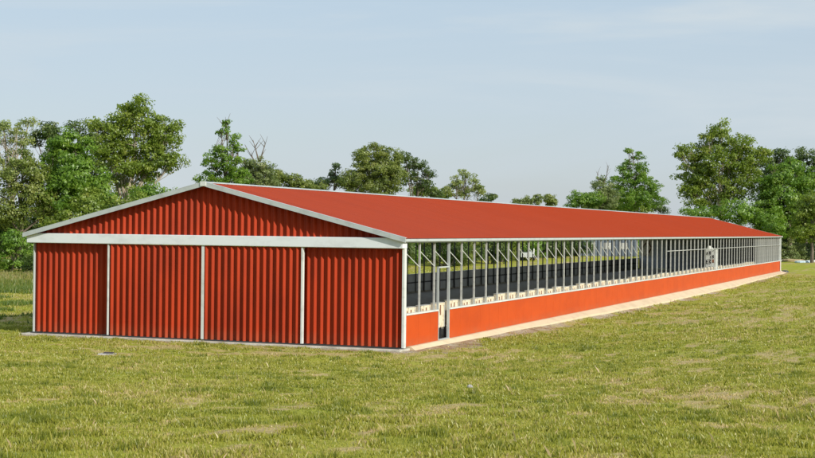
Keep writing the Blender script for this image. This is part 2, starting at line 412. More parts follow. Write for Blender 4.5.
# ------------------------------------------------------------------ nest boxes behind the low wall
def make_box():
    r = empty('nest_box', (0, 0, .05), 'x', 'nest box', 'cream boxes standing behind the open side wall')
    MB().box(-.02, .20, -.52, .52, .50, 1.44).build('body', M_CREAM, r, bevel=.012)
    MB().box(-.03, .21, -.535, .535, 1.442, 1.455).build('lid', M_STEEL, r)
    for sx in (-.01, .15):
        for sy in (-.53, .49):
            MB().box(sx, sx + .04, sy, sy + .04, 0, .499).build('leg', M_DARK, r)
    MB().box(.201, .212, -.08, .02, .98, 1.36).build('vent', M_BROWN, r); MB().box(.201, .212, -.40, -.33, 1.16, 1.32).build('vent', M_BROWN, r)
    MB().box(.202, .225, .36, .40, .52, 1.34).build('strap', M_STEEL, r)
    return r
nb0 = make_box()
rz = random.Random(4)
for n in range(0, NB - 13):
    o = nb0 if n == 0 else copy_tree(nb0)
    o.location = (-.36, n * BAY + 1.10 + rz.uniform(-.02, .02), .05)
    o.scale = (1, 1, rz.uniform(.965, 1.03))
    if n == 2: lab = 'cream box seen whole through the small side doorway'
    elif n == 0: lab = 'cream box in the opening right beside the white front corner post'
    else: lab = f'cream box behind the low wall in the {ordinal(n + 1)} opening from the front corner'
    o['label'] = lab

# fan housing between the posts far along the side
fy = 68.6
fan = empty('fan_unit', (-.10, fy, 1.28), 'white fan housing with two dark openings standing on the sill far along the side', 'fan')
MB().box(-.86, -.10, -.30, .30, 0, 1.66).build('housing', M_WHITE, fan, bevel=.04)
MB().box(-.095, .03, -.34, .34, 0, 1.70).build('side_panel', M_WHITE, fan)
def disc(cx, cz, r, y):
    m = MB(); m.tube([(cx, y, cz), (cx, y - .03, cz)], [r, r], 20); return m
for cx, cz, r in ((-.55, 1.32, .17), (-.30, 1.02, .15), (-.58, .62, .22)):
    d = disc(cx, cz, r, -.302).build('opening', M_BLACK, fan)
    bl = MB()
    for k in range(5):
        t = k * 2 * math.pi / 5; bl.prism([(cx + math.cos(t) * .05, cz + math.sin(t) * .05), (cx + math.cos(t - .3) * r * .85, cz + math.sin(t - .3) * r * .85), (cx + math.cos(t + .25) * r * .9, cz + math.sin(t + .25) * r * .9)], -.338, -.348)
    bl.build('blade', M_STEEL, d)
MB().box(-.38, -.12, -.34, -.302, .55, .80).build('motor_cover', M_BROWN, fan, bevel=.01)
MB().box(-.62, -.24, -.34, -.302, .06, .24).build('vent', M_BLACK, fan)
dm = MB(); dm.tube([(-.6, 0, 1.662), (-.6, 0, 1.74), (-.6, 0, 1.84), (-.6, 0, 1.90)], [.30, .26, .16, .05], 14); dm.build('cowl', M_WHITE, fan, smooth=True)

# ------------------------------------------------------------------ ground
def build_ground():
    # polar sheet round the viewpoint: fine near, coarse far
    rs = [0.0]; r = 6.0
    while r < 5200:
        rs.append(r); r *= 1.0065 if r < 60 else (1.012 if r < 250 else 1.12)
    a0, a1 = YAW + R(90) - R(24), YAW + R(90) + R(24)
    ang = np.concatenate([np.linspace(a0, a1, 420), np.linspace(a1, a0 + 2 * math.pi, 60)[1:-1]])
    rs = np.array(rs[1:]); nr, na = len(rs), len(ang)
    X = CAM.x + rs[:, None] * np.cos(ang)[None]; Y = CAM.y + rs[:, None] * np.sin(ang)[None]
    Z = ground_z(X, Y)
    far = sstep(300, 900, rs)[:, None]; Z = Z * (1 - far)
    inside = (X > -W + .2) & (X < -.05) & (Y > .3) & (Y < L - .1)
    Z = np.where(inside, np.minimum(Z, -.2), Z)
    Z = np.where((foot_dist(X, Y) < .30), np.minimum(Z, -.02), Z)
    V = np.stack([X.ravel(), Y.ravel(), Z.ravel()], 1)
    i = np.arange(nr - 1)[:, None] * na; j = np.arange(na)[None]; j2 = (j + 1) % na
    Fq = np.stack([(i + j), (i + na + j), (i + na + j2), (i + j2)], -1).reshape(-1, 4)[:, ::-1]
    c = len(V); V = np.vstack([V, [[CAM.x, CAM.y, gz(CAM.x, CAM.y)]]])
    me = bpy.data.meshes.new('ground')
    tri = np.stack([np.full(na, c), np.arange(na), (np.arange(na) + 1) % na], 1)
    me.vertices.add(len(V)); me.vertices.foreach_set('co', V.ravel())
    nl = Fq.size + tri.size; me.loops.add(nl); me.loops.foreach_set('vertex_index', np.concatenate([Fq.ravel(), tri.ravel()]))
    np_ = len(Fq) + len(tri); me.polygons.add(np_)
    me.polygons.foreach_set('loop_start', np.concatenate([np.arange(len(Fq)) * 4, Fq.size + np.arange(len(tri)) * 3]))
    me.polygons.foreach_set('use_smooth', np.ones(np_, bool))
    me.update(calc_edges=True); me.validate()
    for nm, fn in (('dry', dry_mask), ('bare', bare_mask)):
        a = me.attributes.new(nm, 'FLOAT', 'POINT'); a.data.foreach_set('value', fn(V[:, 0], V[:, 1]).astype(np.float32))
    m = bpy.data.materials.new('meadow'); m.use_nodes = True; nt = m.node_tree; N = nt.nodes; Lk = nt.links
    b = N['Principled BSDF']; b.inputs['Roughness'].default_value = 1; b.inputs['Specular IOR Level'].default_value = .1
    tc = N.new('ShaderNodeTexCoord')
    def noise(s, det=5, sc=None):
        n = N.new('ShaderNodeTexNoise'); n.inputs['Scale'].default_value = s; n.inputs['Detail'].default_value = det; n.inputs['Roughness'].default_value = .65
        if sc:
            mp = N.new('ShaderNodeMapping'); mp.inputs['Scale'].default_value = sc; Lk.new(tc.outputs['Object'], mp.inputs[0]); Lk.new(mp.outputs[0], n.inputs['Vector'])
        else: Lk.new(tc.outputs['Object'], n.inputs['Vector'])
        return n.outputs['Fac']
    def mix(f, a, b_):
        x = N.new('ShaderNodeMix'); x.data_type = 'RGBA'
        for s, v in (('Factor', f), ('A', a), ('B', b_)):
            if isinstance(v, tuple): x.inputs[s].default_value = (*v, 1)
            elif isinstance(v, (int, float)): x.inputs[s].default_value = v
            else: Lk.new(v, x.inputs[s])
        return x.outputs['Result']
    def rr(v, lo, hi):
        x = N.new('ShaderNodeMapRange'); Lk.new(v, x.inputs['Value']); x.inputs['From Min'].default_value = lo; x.inputs['From Max'].default_value = hi; return x.outputs[0]
    green = mix(rr(noise(2.2), .38, .64), (.22, .255, .025), (.33, .345, .040))
    green = mix(rr(noise(.09, 3), .40, .62), green, (.31, .31, .050))
    straw = mix(rr(noise(5), .4, .65), (.50, .36, .22), (.36, .27, .14))
    soil = mix(rr(noise(3.5), .4, .62), (.36, .25, .15), (.20, .13, .075))
    grav = mix(rr(noise(9), .42, .6), (.46, .41, .32), (.27, .22, .16))
    ad = N.new('ShaderNodeAttribute'); ad.attribute_name = 'dry'; ab = N.new('ShaderNodeAttribute'); ab.attribute_name = 'bare'
    dm = N.new('ShaderNodeMath'); dm.operation = 'MULTIPLY'; dm.inputs[1].default_value = .75; Lk.new(ad.outputs['Fac'], dm.inputs[0])
    c1 = mix(dm.outputs[0], green, straw)
    c2 = mix(ab.outputs['Fac'], c1, mix(rr(noise(.8), .42, .58), soil, grav))
    Lk.new(c2, b.inputs['Base Color'])
    bp = N.new('ShaderNodeBump'); bp.inputs['Strength'].default_value = .8; bp.inputs['Distance'].default_value = .10
    Lk.new(noise(7, 8), bp.inputs['Height']); Lk.new(bp.outputs[0], b.inputs['Normal'])
    me.materials.append(m)
    o = bpy.data.objects.new('ground', me); COL.objects.link(o); o['kind'] = 'structure'
build_ground()

# ------------------------------------------------------------------ grass blades
def tri_mesh(name, V, tint, m, quads=False):
    """V: (n, k, 3) faces with their own corners; tint: one number a face"""
    n, k, _ = V.shape
    me = bpy.data.meshes.new(name); me.vertices.add(n * k); me.vertices.foreach_set('co', V.reshape(-1).astype(np.float32))
    me.loops.add(n * k); me.loops.foreach_set('vertex_index', np.arange(n * k)); me.polygons.add(n)
    me.polygons.foreach_set('loop_start', np.arange(n) * k); me.update(calc_edges=True)
    a = me.attributes.new('tint', 'FLOAT', 'FACE'); a.data.foreach_set('value', tint.astype(np.float32))
    me.materials.append(m); return me
def grass():
    dens0 = 1050.; out = []; tin = []
    bands = [(9, 14, 900), (14, 20, 2000), (20, 30, 1500), (30, 42, 900), (42, 60, 420), (60, 90, 150), (90, 150, 30)]
    for r0, r1, rho in bands:
        area = .5 * (r1 ** 2 - r0 ** 2) * R(42)
        n = int(area * rho); r = np.sqrt(rng.uniform(r0 ** 2, r1 ** 2, n)); a = YAW + R(90) + R(21) * rng.uniform(-1, 1, n)
        x = CAM.x + r * np.cos(a); y = CAM.y + r * np.sin(a)
        dry = dry_mask(x, y); bare = bare_mask(x, y); tuft = fbm(x / .38, y / .38, 2, 91); big = fbm(x / 2.6, y / 2.6, 2, 95)
        keep = (foot_dist(x, y) > .55) & (rng.random(n) > bare * .97) & (rng.random(n) > dry * .6) & (rng.random(n) < .25 + sstep(.3, .62, tuft))
        keep &= ~((x < 0) & (x > -W) & (y > -.5))
        x, y, r, dry, tuft, big = (q[keep] for q in (x, y, r, dry, tuft, big)); n = len(x)
        z = ground_z(x, y)
        h = (.028 + .048 * rng.random(n) ** 1.5) * (.55 + .9 * sstep(.4, .8, tuft)) * (1 - .45 * dry) * (.8 + .5 * big)
        tall = rng.random(n) < .008; h = np.where(tall, h * 2.1, h)
        h *= 1 + .25 * sstep(35, 80, r)
        w = .0032 + .00028 * r; w = w * rng.uniform(.7, 1.4, n) * np.where(tall, .45, 1)
        th = rng.uniform(0, 2 * math.pi, n); lean = rng.uniform(.05, .75, n) * h; la = rng.normal(2.4, 1.2, n)
        dx, dy = np.cos(th) * w, np.sin(th) * w
        b0 = np.stack([x - dx, y - dy, z - .01], 1); b1 = np.stack([x + dx, y + dy, z - .01], 1)
        mx_ = np.stack([x + np.cos(la) * lean * .35, y + np.sin(la) * lean * .35, z + h * .6], 1)
        t = np.stack([x + np.cos(la) * lean, y + np.sin(la) * lean, z + h], 1)
        off = np.stack([dx * .7, dy * .7, dx * 0], 1)
        out.append(np.stack([b0, b1, mx_ + off, t], 1)) 
        tt = np.clip(.42 + .30 * (big - .5) * 2 + rng.normal(0, .16, n) + .40 * dry * (rng.random(n) < .85) + .3 * (rng.random(n) < .05), 0, 1)
        wd_ = sstep(.66, .74, fbm(x / .45, y / .8, 2, 121)) * (1 - dry); tt = np.clip(tt - .34 * wd_, 0, 1); out[-1][:, 3, 2] += h * .5 * wd_
        tt = np.where(tall, np.clip(tt + .35, 0, 1), tt); tin.append(tt)
    m = leaf_mat('grass_blades', [(.18, .215, .022), (.29, .305, .032), (.375, .375, .045), (.47, .415, .11), (.60, .45, .25)], .55)
    me = tri_mesh('grass', np.concatenate(out), np.concatenate(tin), m)
    o = bpy.data.objects.new('grass', me); COL.objects.link(o); o['kind'] = 'stuff'; o['label'] = 'short yellowish green grass with straw patches covering the field'; o['category'] = 'grass'
grass()

def rough_grass():
    n = 60000; r_ = rng.uniform(62, 112, n); a = YAW + R(90) + R(1) * rng.uniform(13.4, 21, n)
    x = CAM.x + r_ * np.cos(a); y = CAM.y + r_ * np.sin(a)
    k = (x < -W - 1.0) & (fbm(x / 1.6, y / 3, 3, 131) > .42 + .16 * sstep(100, 75, r_)); x, y, r_ = x[k], y[k], r_[k]; n = len(x); z = ground_z(x, y)
    h = rng.uniform(.12, .42, n) * (.5 + fbm(x / 2, y / 2, 2, 133)) * (.55 + .6 * sstep(75, 105, r_)); w = .03; th = rng.uniform(0, 6.28, n)
    dx, dy = np.cos(th) * w, np.sin(th) * w; lx, ly = rng.normal(0, .3, n) * h, rng.normal(0, .3, n) * h
    V = np.stack([np.stack([x - dx, y - dy, z - .02], 1), np.stack([x + dx, y + dy, z - .02], 1), np.stack([x + lx, y + ly, z + h], 1)], 1)
    m = leaf_mat('rough_blades', [(.07, .13, .02), (.14, .21, .03), (.30, .29, .07), (.48, .37, .20)], .5)
    t = np.clip(.25 + .75 * sstep(85, 108, r_) * rng.random(n) + rng.normal(0, .15, n), 0, 1)
    o = bpy.data.objects.new('rough_grass', tri_mesh('rough_grass', V, t, m)); COL.objects.link(o); o['kind'] = 'stuff'; o['label'] = 'taller rough tan and green grass before the bushes left of the house'; o['category'] = 'grass'
rough_grass()

# ------------------------------------------------------------------ leaves, trees, shrubs
def leaves_for(lobes, seed, leaf=.30, dens=1.0, spread=.55, gap=0.0, up=.15, cl=1.0):
    """lobes: (x, y, z, rx, ry, rz) in local metres; returns faces + tints + clump centres"""
    leaf = leaf * .82; g = np.random.default_rng(seed); F_ = []; T_ = []; C_ = []
    for (cx, cy, cz, rx, ry, rz_) in lobes:
        area = (rx * ry + rx * rz_ + ry * rz_) / 3 * 4 * math.pi
        leaf = leaf; nc = max(8, int(area * 1.25 * dens / cl ** 2))
        d = g.normal(size=(nc, 3)); d /= np.linalg.norm(d, axis=1)[:, None]
        rad = g.uniform(.12, 1.0, nc) ** .5 * g.uniform(.86, 1.12, nc)
        c = np.stack([cx + d[:, 0] * rx * rad, cy + d[:, 1] * ry * rad, cz + d[:, 2] * rz_ * rad], 1)
        if gap > 0: c = c[g.random(nc) > gap]; d = d[:len(c)]
        cr = g.uniform(.45, 1.05, len(c)) * spread * cl * 1.25
        ctint = g.normal(0, .17, len(c)) + .08 * (c[:, 2] - cz) / rz_  # random per clump, and paler towards the top of each lobe
        for k in range(len(c)):
            n = int(g.integers(26, 52) * (cr[k] / leaf) ** 1.15 * .55) + 8
            q = g.normal(size=(n, 3)); q /= np.linalg.norm(q, axis=1)[:, None]; q *= (g.random(n) ** .42)[:, None]
            p = c[k] + q * cr[k] * np.array([1.15, 1.15, .72])
            nrm = q * .75 + d[k] * .75 + g.normal(size=(n, 3)) * .45 + np.array([0, 0, up])
            nrm /= np.linalg.norm(nrm, axis=1)[:, None]
            a = np.cross(nrm, g.normal(size=(n, 3))); a /= np.linalg.norm(a, axis=1)[:, None] + 1e-9; b = np.cross(nrm, a)
            s = leaf * g.uniform(.55, 1.15, n)[:, None]
            F_.append(np.stack([p - a * s * .55, p + b * s * .33, p + a * s * .55, p - b * s * .33], 1))
            T_.append(np.clip(.5 + ctint[k] + g.normal(0, .11, n), 0, 1))
        C_.append(c)
    return np.concatenate(F_), np.concatenate(T_), np.concatenate(C_)

def tree(name, base_px, D, lobes_px, colour, label, seed, leaf=.30, dens=1., gap=0., trunk=.22, pale=False, cat='tree', twigs=None, group=None, depth=.9, cl=1.0, spread=.55, zoff=0):
    """lobes given as (px, py, rx, ry) in picture units at distance D, turned into metres with real depth"""
    base = on_ground(base_px, D); k = D / F_PX
    root = empty(name, base, label, cat, group)
    g = random.Random(seed); lob = []
    for (px, py, rx, ry) in lobes_px:
        c = P(px, py, D) - base; r = rx * k; off = g.uniform(-.35, .35) * r
        lob.append((c.x + FW.x * off, c.y + FW.y * off, c.z, r * 1.02, r * depth, ry * k * 1.02))
    Fc, Tc, C = leaves_for(lob, seed, leaf, dens, spread, gap, cl=cl)
    top = max(l[2] for l in lob)
    crown = bpy.data.objects.new('crown', tri_mesh('crown', Fc, Tc, LEAF[colour])); COL.objects.link(crown); crown.parent = root
    mb = MB(); cxm = sum(l[0] for l in lob) / len(lob); cym = sum(l[1] for l in lob) / len(lob)
    f1 = Vector((cxm * .25, cym * .25, top * .38)); f2 = Vector((cxm * .8, cym * .8, top * .72))
    mb.tube([(0, 0, -.3), (g.uniform(-.1, .1), g.uniform(-.1, .1), top * .18), f1, f2], [trunk * 1.25, trunk, trunk * .8, trunk * .42], 8)
    for l in lob:
        c = Vector(l[:3]); s = Vector((0, 0, 0)).lerp(f1, g.uniform(.75, 1.0)) if g.random() < .5 else f1.lerp(f2, g.uniform(.1, .6))
        if c.z < s.z: s = f1 * .6
        mid = s.lerp(c, .5) + Vector((g.uniform(-.3, .3), g.uniform(-.3, .3), g.uniform(0, .5)))
        mb.tube([s, mid, c, c + Vector((g.uniform(-.4, .4), g.uniform(-.4, .4), l[5] * .7))], [trunk * .42, trunk * .32, trunk * .18, trunk * .06], 6)
        near = C[np.argsort(np.linalg.norm(C - np.array(l[:3]), axis=1))[:60]]
        for q in near[::6]:
            e = Vector(q); a = mid.lerp(c, g.random()); mb.tube([a, a.lerp(e, .5) + Vector((0, 0, g.uniform(-.15, .3))), e], [trunk * .13, trunk * .09, .012], 5)
    if twigs:
        for (x0, y0, x1, y1) in twigs:
            a = P(x0, y0, D) - base; b = P(x1, y1, D) - base; m_ = a.lerp(b, .5) + Vector((g.uniform(-.3, .3), g.uniform(-.3, .3), 0))
            mb.tube([a, m_, b], [.10, .06, .02], 5)
            for _ in range(5):
                s = a.lerp(b, g.uniform(.3, .95)); mb.tube([s, s + Vector((g.uniform(-1, 1), g.uniform(-.6, .6), g.uniform(.4, 1.3)))], [.035, .012], 4)
    mb.build('trunk', M_PBARK if pale else M_BARK, root)
    return root

T = tree
# left wood, front to back
T('broadleaf_tree', 122, 128, [(136, 107, 15, 13), (125, 118, 18, 12), (148, 122, 20, 14), (108, 130, 18, 11), (166, 138, 17, 15), (135, 140, 32, 18), (112, 150, 22, 16), (158, 160, 20, 18), (128, 172, 34, 20), (176, 128, 7, 6), (94, 124, 8, 6), (176, 160, 9, 9)],
  'yellow_green', 'tallest yellow green tree in the left wood, above the gable with pale trunk showing', 11, trunk=.30, pale=True, gap=.05)
T('broadleaf_tree', 70, 122, [(62, 142, 18, 14), (75, 155, 22, 18), (52, 168, 20, 18), (82, 178, 28, 22), (60, 195, 30, 22), (98, 195, 18, 14)],
  'bright_green', 'bright green tree beside the tallest one in the left wood', 12, leaf=.34)
T('dark_tree', 50, 137, [(48, 130, 12, 9), (55, 140, 14, 12), (36, 138, 9, 9), (60, 165, 24, 25)], 'dark_green', 'dark green tree showing its top behind the bright green one at left', 13)
T('dark_tree', 84, 139, [(76, 128, 9, 7), (88, 138, 10, 14), (98, 145, 9, 12), (90, 170, 20, 25)], 'dark_green', 'narrow dark tree in the gap left of the tallest tree', 14)
T('thin_tree', 14, 134, [(28, 122, 8, 4), (18, 130, 12, 6), (3, 126, 9, 5), (5, 140, 12, 7), (22, 142, 9, 6), (10, 160, 16, 12), (-14, 132, 12, 8)], 'pale_green', 'thin pale tree with sky showing through it at the left edge', 15, gap=.25, dens=.8, leaf=.27, pale=True)
T('olive_tree', 22, 120, [(24, 162, 14, 13), (35, 175, 16, 14), (8, 180, 16, 16), (30, 195, 22, 18), (10, 212, 20, 16), (50, 210, 16, 14), (-12, 190, 14, 20)], 'olive', 'olive green rounded tree at the left edge above the dark bushes', 16)
T('shrub_tree', 100, 117, [(90, 205, 22, 16), (118, 212, 24, 15), (140, 205, 18, 14), (70, 222, 24, 14), (105, 232, 30, 14)], 'yellow_green', 'low yellow green tree just over the left end of the gable', 17, trunk=.15)
T('shrub_tree', 162, 124, [(150, 195, 20, 14), (172, 200, 14, 12), (160, 215, 24, 16)], 'bright_green', 'low green tree behind the left roof slope under the tallest tree', 18, trunk=.15)
T('broadleaf_tree', -40, 128, [(-40, 140, 28, 22), (-50, 175, 34, 30), (-32, 210, 26, 22)], 'bright_green', 'green tree standing just past the left edge of the wood', 19)
T('bush', 12, 112, [(12, 240, 16, 14), (2, 252, 15, 16), (24, 252, 13, 14), (14, 264, 20, 11), (36, 258, 12, 14), (50, 262, 12, 12)], 'bright_green', 'dense green bush at the foot of the wood left of the house', 20, trunk=.08, cat='bush', leaf=.22, spread=.42)
T('bush', -14, 114, [(-14, 246, 16, 18), (-24, 256, 14, 14)], 'dark_green', 'dark bush at the far left foot of the wood', 21, trunk=.08, cat='bush', leaf=.22)
T('shrub_tree', 38, 132, [(38, 222, 20, 16), (58, 232, 20, 16), (20, 236, 20, 14), (45, 246, 24, 14), (72, 246, 18, 12)], 'dark_green', 'dark low thicket tree filling the gap between the left wood and the eave', 22, trunk=.12)
T('shrub_tree', -8, 132, [(-6, 222, 20, 18), (-20, 240, 20, 16), (4, 244, 16, 14)], 'olive', 'olive thicket tree at the left edge behind the dense bush', 23, trunk=.12)
T('shrub_tree', 84, 142, [(84, 186, 24, 20), (104, 204, 24, 18), (60, 206, 24, 18)], 'olive', 'olive tree filling in under the narrow dark tree of the left wood', 24, trunk=.14)
T('bush', 44, 106, [(38, 262, 12, 14), (52, 266, 14, 14), (30, 270, 9, 9), (44, 274, 16, 9)], 'dark_green', 'dark bush just left of the house wall under the eave end', 25, trunk=.07, cat='bush', leaf=.22, spread=.42)
# middle, seen over the roof
T('birch_tree', 226, 142, [(227, 124, 5, 4), (222, 133, 7, 5), (234, 140, 6, 5), (238, 150, 7, 7), (220, 152, 10, 9), (212, 166, 13, 10), (230, 168, 16, 13), (206, 180, 12, 9), (228, 188, 24, 12), (244, 180, 9, 12)], 'bright_green', 'slender tree with a wispy top right behind the roof apex', 31, gap=.16, leaf=.26, cl=.8, twigs=[(227, 140, 226, 120)])
T('half_bare_tree', 258, 146, [(256, 168, 9, 7), (246, 166, 7, 8), (266, 172, 11, 9), (258, 180, 20, 13), (268, 188, 14, 9), (246, 178, 12, 12), (258, 163, 8, 6)], 'grey_green', 'half bare tree with forked branches right of the wispy one', 32, gap=.2, dens=.9, leaf=.25, cl=.8, twigs=[(259, 162, 253, 140), (260, 162, 266, 142), (256, 164, 249, 152)])
T('olive_tree', 283, 150, [(278, 176, 10, 7), (290, 181, 14, 9), (270, 182, 14, 10), (298, 187, 8, 6)], 'olive', 'low rounded olive tree at the right end of the first cluster over the roof', 33, leaf=.26, cl=.8)
T('dark_conifer', 334, 172, [(336, 167, 4, 4), (334, 174, 7, 5), (324, 182, 9, 5), (338, 182, 9, 6), (315, 185, 5, 3)], 'blue_green', 'small dark ragged tree left of the big round one', 34, gap=.15, leaf=.28, cl=.8)
T('round_tree', 374, 168, [(378, 151, 14, 9), (364, 158, 13, 11), (388, 162, 15, 14), (374, 168, 28, 17), (396, 176, 12, 16), (348, 182, 12, 10), (354, 178, 12, 10), (394, 180, 10, 14), (374, 188, 26, 12), (350, 190, 8, 6)], 'olive', 'large dome shaped olive green tree above the middle of the roof', 35, leaf=.27, trunk=.25)
T('dark_tree', 412, 176, [(406, 158, 8, 7), (418, 165, 9, 7), (428, 174, 7, 9), (410, 175, 11, 11), (424, 186, 10, 8), (436, 194, 8, 4)], 'dark_green', 'dark gappy tree touching the right side of the dome shaped one', 36, gap=.12, leaf=.28, cl=.85)
T('thin_tree', 462, 188, [(465, 174, 6, 5), (456, 181, 6, 6), (474, 182, 7, 6), (448, 191, 8, 6), (464, 190, 11, 8), (480, 191, 7, 6)], 'pale_green', 'airy pale tree standing alone over the roof middle', 37, gap=.22, leaf=.28, cl=.8)
T('dark_tree', 492, 196, [(492, 197, 7, 4), (486, 200, 6, 4)], 'dark_green', 'tiny dark round crown just right of the airy pale tree', 38, cl=.8)
T('shrub_tree', 312, 165, [(306, 184, 11, 6), (318, 187, 12, 6), (298, 186, 8, 6)], 'olive', 'low olive scrub just over the ridge left of the small dark tree', 46, leaf=.26, cl=.8, trunk=.1)
T('shrub_tree', 436, 195, [(432, 193, 10, 5), (444, 195, 10, 4), (420, 191, 12, 6)], 'yellow_green', 'low green scrub over the ridge between the dark gappy tree and the airy pale one', 47, leaf=.28, cl=.8, trunk=.1)
T('shrub_tree', 612, 250, [(606, 205, 14, 7), (622, 206, 16, 7), (590, 206, 12, 6), (640, 208, 16, 6)], 'yellow_green', 'low green scrub joining the trees of the second cluster over the ridge', 48, leaf=.34, cl=1., trunk=.1)
T('far_tree', 523, 330, [(520, 202, 9, 4), (529, 200, 6, 5)], 'grey_green', 'low hazy green crown far over the ridge', 39, leaf=.5, cl=1.1)
T('far_tree', 538, 330, [(538, 197, 5, 5), (535, 204, 7, 4)], 'grey_green', 'small brownish grey tree far over the ridge', 40, leaf=.45, gap=.1)
T('far_tree', 548, 335, [(549, 198, 7, 5), (552, 203, 7, 5)], 'olive', 'small rounded olive tree far over the ridge beside the grey one', 41, leaf=.45)
T('round_tree', 585, 226, [(582, 199, 14, 8), (592, 200, 12, 9), (572, 205, 8, 5)], 'bright_green', 'low green tree at the left of the second cluster over the roof', 42, leaf=.34, cl=1.)
T('half_bare_tree', 602, 230, [(600, 188, 8, 6), (608, 190, 10, 10), (598, 200, 17, 11), (608, 200, 14, 10), (600, 182, 7, 6)], 'grey_green', 'half bare tree with thin branches in the second cluster', 43, gap=.2, leaf=.32, twigs=[(602, 186, 597, 172), (603, 186, 609, 165)])
T('birch_tree', 636, 235, [(629, 152, 4, 4), (638, 157, 6, 5), (627, 165, 6, 5), (641, 168, 8, 6), (634, 178, 14, 9), (618, 184, 11, 11), (645, 186, 15, 12), (630, 198, 22, 12), (652, 200, 12, 10), (622, 170, 5, 4)], 'bright_green', 'tall thin topped tree at the right of the second cluster', 44, gap=.18, leaf=.34, twigs=[(634, 165, 631, 147)])
T('bush', 660, 240, [(658, 205, 8, 7), (664, 211, 5, 4)], 'blue_green', 'small bluish bush top right beside the thin topped tree', 45, leaf=.34)
# right wood
T('broadleaf_tree', 722, 208, [(720, 131, 13, 12), (708, 143, 15, 10), (735, 145, 18, 13), (692, 153, 14, 9), (752, 160, 15, 14), (722, 162, 32, 18), (698, 172, 20, 16), (742, 178, 24, 18), (716, 192, 34, 20), (690, 192, 12, 14), (680, 152, 6, 6), (765, 152, 8, 9)],
  'yellow_green', 'tall spreading yellow green tree over the far end of the roof', 51, leaf=.42, trunk=.38, pale=True, gap=.06, cl=1.4)
T('broadleaf_tree', 790, 205, [(792, 168, 15, 12), (775, 178, 16, 14), (805, 180, 18, 15), (780, 198, 26, 20), (808, 205, 24, 20), (762, 205, 16, 16), (790, 222, 30, 16)],
  'bright_green', 'bright green broad tree right of the tall spreading one', 52, leaf=.42, trunk=.35, cl=1.4)
T('dark_tree', 778, 222, [(780, 156, 10, 8), (770, 165, 10, 12), (788, 164, 10, 10), (775, 185, 20, 22)], 'dark_green', 'dark crown behind the bright green broad tree', 53, leaf=.42, cl=1.4)
T('dark_tree', 806, 226, [(804, 156, 10, 8), (816, 162, 12, 12), (798, 166, 9, 9), (810, 185, 20, 20)], 'dark_green', 'dark crown at the top of the right picture edge', 54, leaf=.42, cl=1.4)
T('olive_tree', 812, 192, [(812, 202, 14, 12), (804, 216, 16, 14), (822, 222, 18, 18), (808, 232, 18, 12)], 'yellow_green', 'olive tinted tree low at the right edge above the bushes', 55, leaf=.38, cl=1.3)
T('broadleaf_tree', 850, 205, [(845, 165, 22, 18), (858, 190, 30, 26), (840, 215, 26, 22)], 'bright_green', 'green tree continuing the wood past the right edge', 56, leaf=.45, cl=1.5)
T('shrub_tree', 740, 200, [(735, 212, 26, 12), (765, 218, 20, 12), (770, 232, 16, 12), (700, 215, 18, 10)], 'bright_green', 'low bright green growth under the spreading tree at the roof end', 57, leaf=.36, trunk=.14, cl=1.2)
T('shrub_tree', 796, 232, [(790, 228, 16, 14), (812, 232, 18, 14), (800, 244, 22, 10), (828, 240, 16, 14), (778, 240, 14, 10)], 'dark_green', 'dark thicket behind the bushes at the right end', 58, leaf=.40, trunk=.14, cl=1.3)
T('shrub_tree', 776, 215, [(772, 215, 16, 12), (784, 226, 16, 12), (768, 234, 18, 10)], 'yellow_green', 'yellow green thicket over the far corner of the roof', 59, leaf=.38, trunk=.14, cl=1.2)
for i, (px, py, rx, ry, D, cc, lb) in enumerate([
    (788, 248, 7, 9, 204, 'grey_green', 'grey green bush right behind the end of the house'),
    (799, 249, 8, 8, 208, 'grey_green', 'rounded grey green bush between the house end and the dark bushes'),
    (793, 240, 10, 7, 214, 'dark_green', 'dark bush standing above the two grey green bushes'),
    (810, 244, 8, 11, 211, 'blue_green', 'dark bluish bush by the right edge behind the pale blue sheet'),
    (824, 246, 10, 12, 211, 'dark_green', 'dark bush cut by the right edge')]):
    T('bush', px, D, [(px, py, rx, ry), (px + 3, py + 8, rx, ry * .8), (px - 4, py + 8, rx * .9, ry * .8), (px, py + 13, rx * 1.1, ry * .6)], cc, lb, 60 + i, leaf=.26, trunk=.07, cat='bush', spread=.45)

# shrub belt beyond the far long side, seen through the openings
kinds = ['dark_green', 'yellow_green', 'olive', 'dark_green', 'bright_green']
protos = {}
def shrub_mesh(kind, v):
    g = random.Random(v * 7 + 3); lob = []
    for k in range(7):
        lob.append((g.uniform(-1.9, 1.9), g.uniform(-2.2, 2.2), g.uniform(.8, 4.0), g.uniform(1.0, 1.8), g.uniform(1.0, 1.8), g.uniform(.9, 1.6)))
    Fc, Tc, C = leaves_for(lob, 900 + v, .26, .9, .5)
    me = tri_mesh('foliage', Fc, Tc, LEAF[kind])
    mb = MB()
    for k in range(5):
        l = lob[k]; mb.tube([(l[0] * .1, l[1] * .1, -.4), (l[0] * .5, l[1] * .5, l[2] * .5), (l[0], l[1], l[2])], [.09, .06, .03], 6)
    st = mb.mesh('stem'); st.materials.append(M_BARK); return me, st
sh = [shrub_mesh(k, i) for i, k in enumerate(kinds)]
gs = random.Random(99)
y = 46.0; i = 0
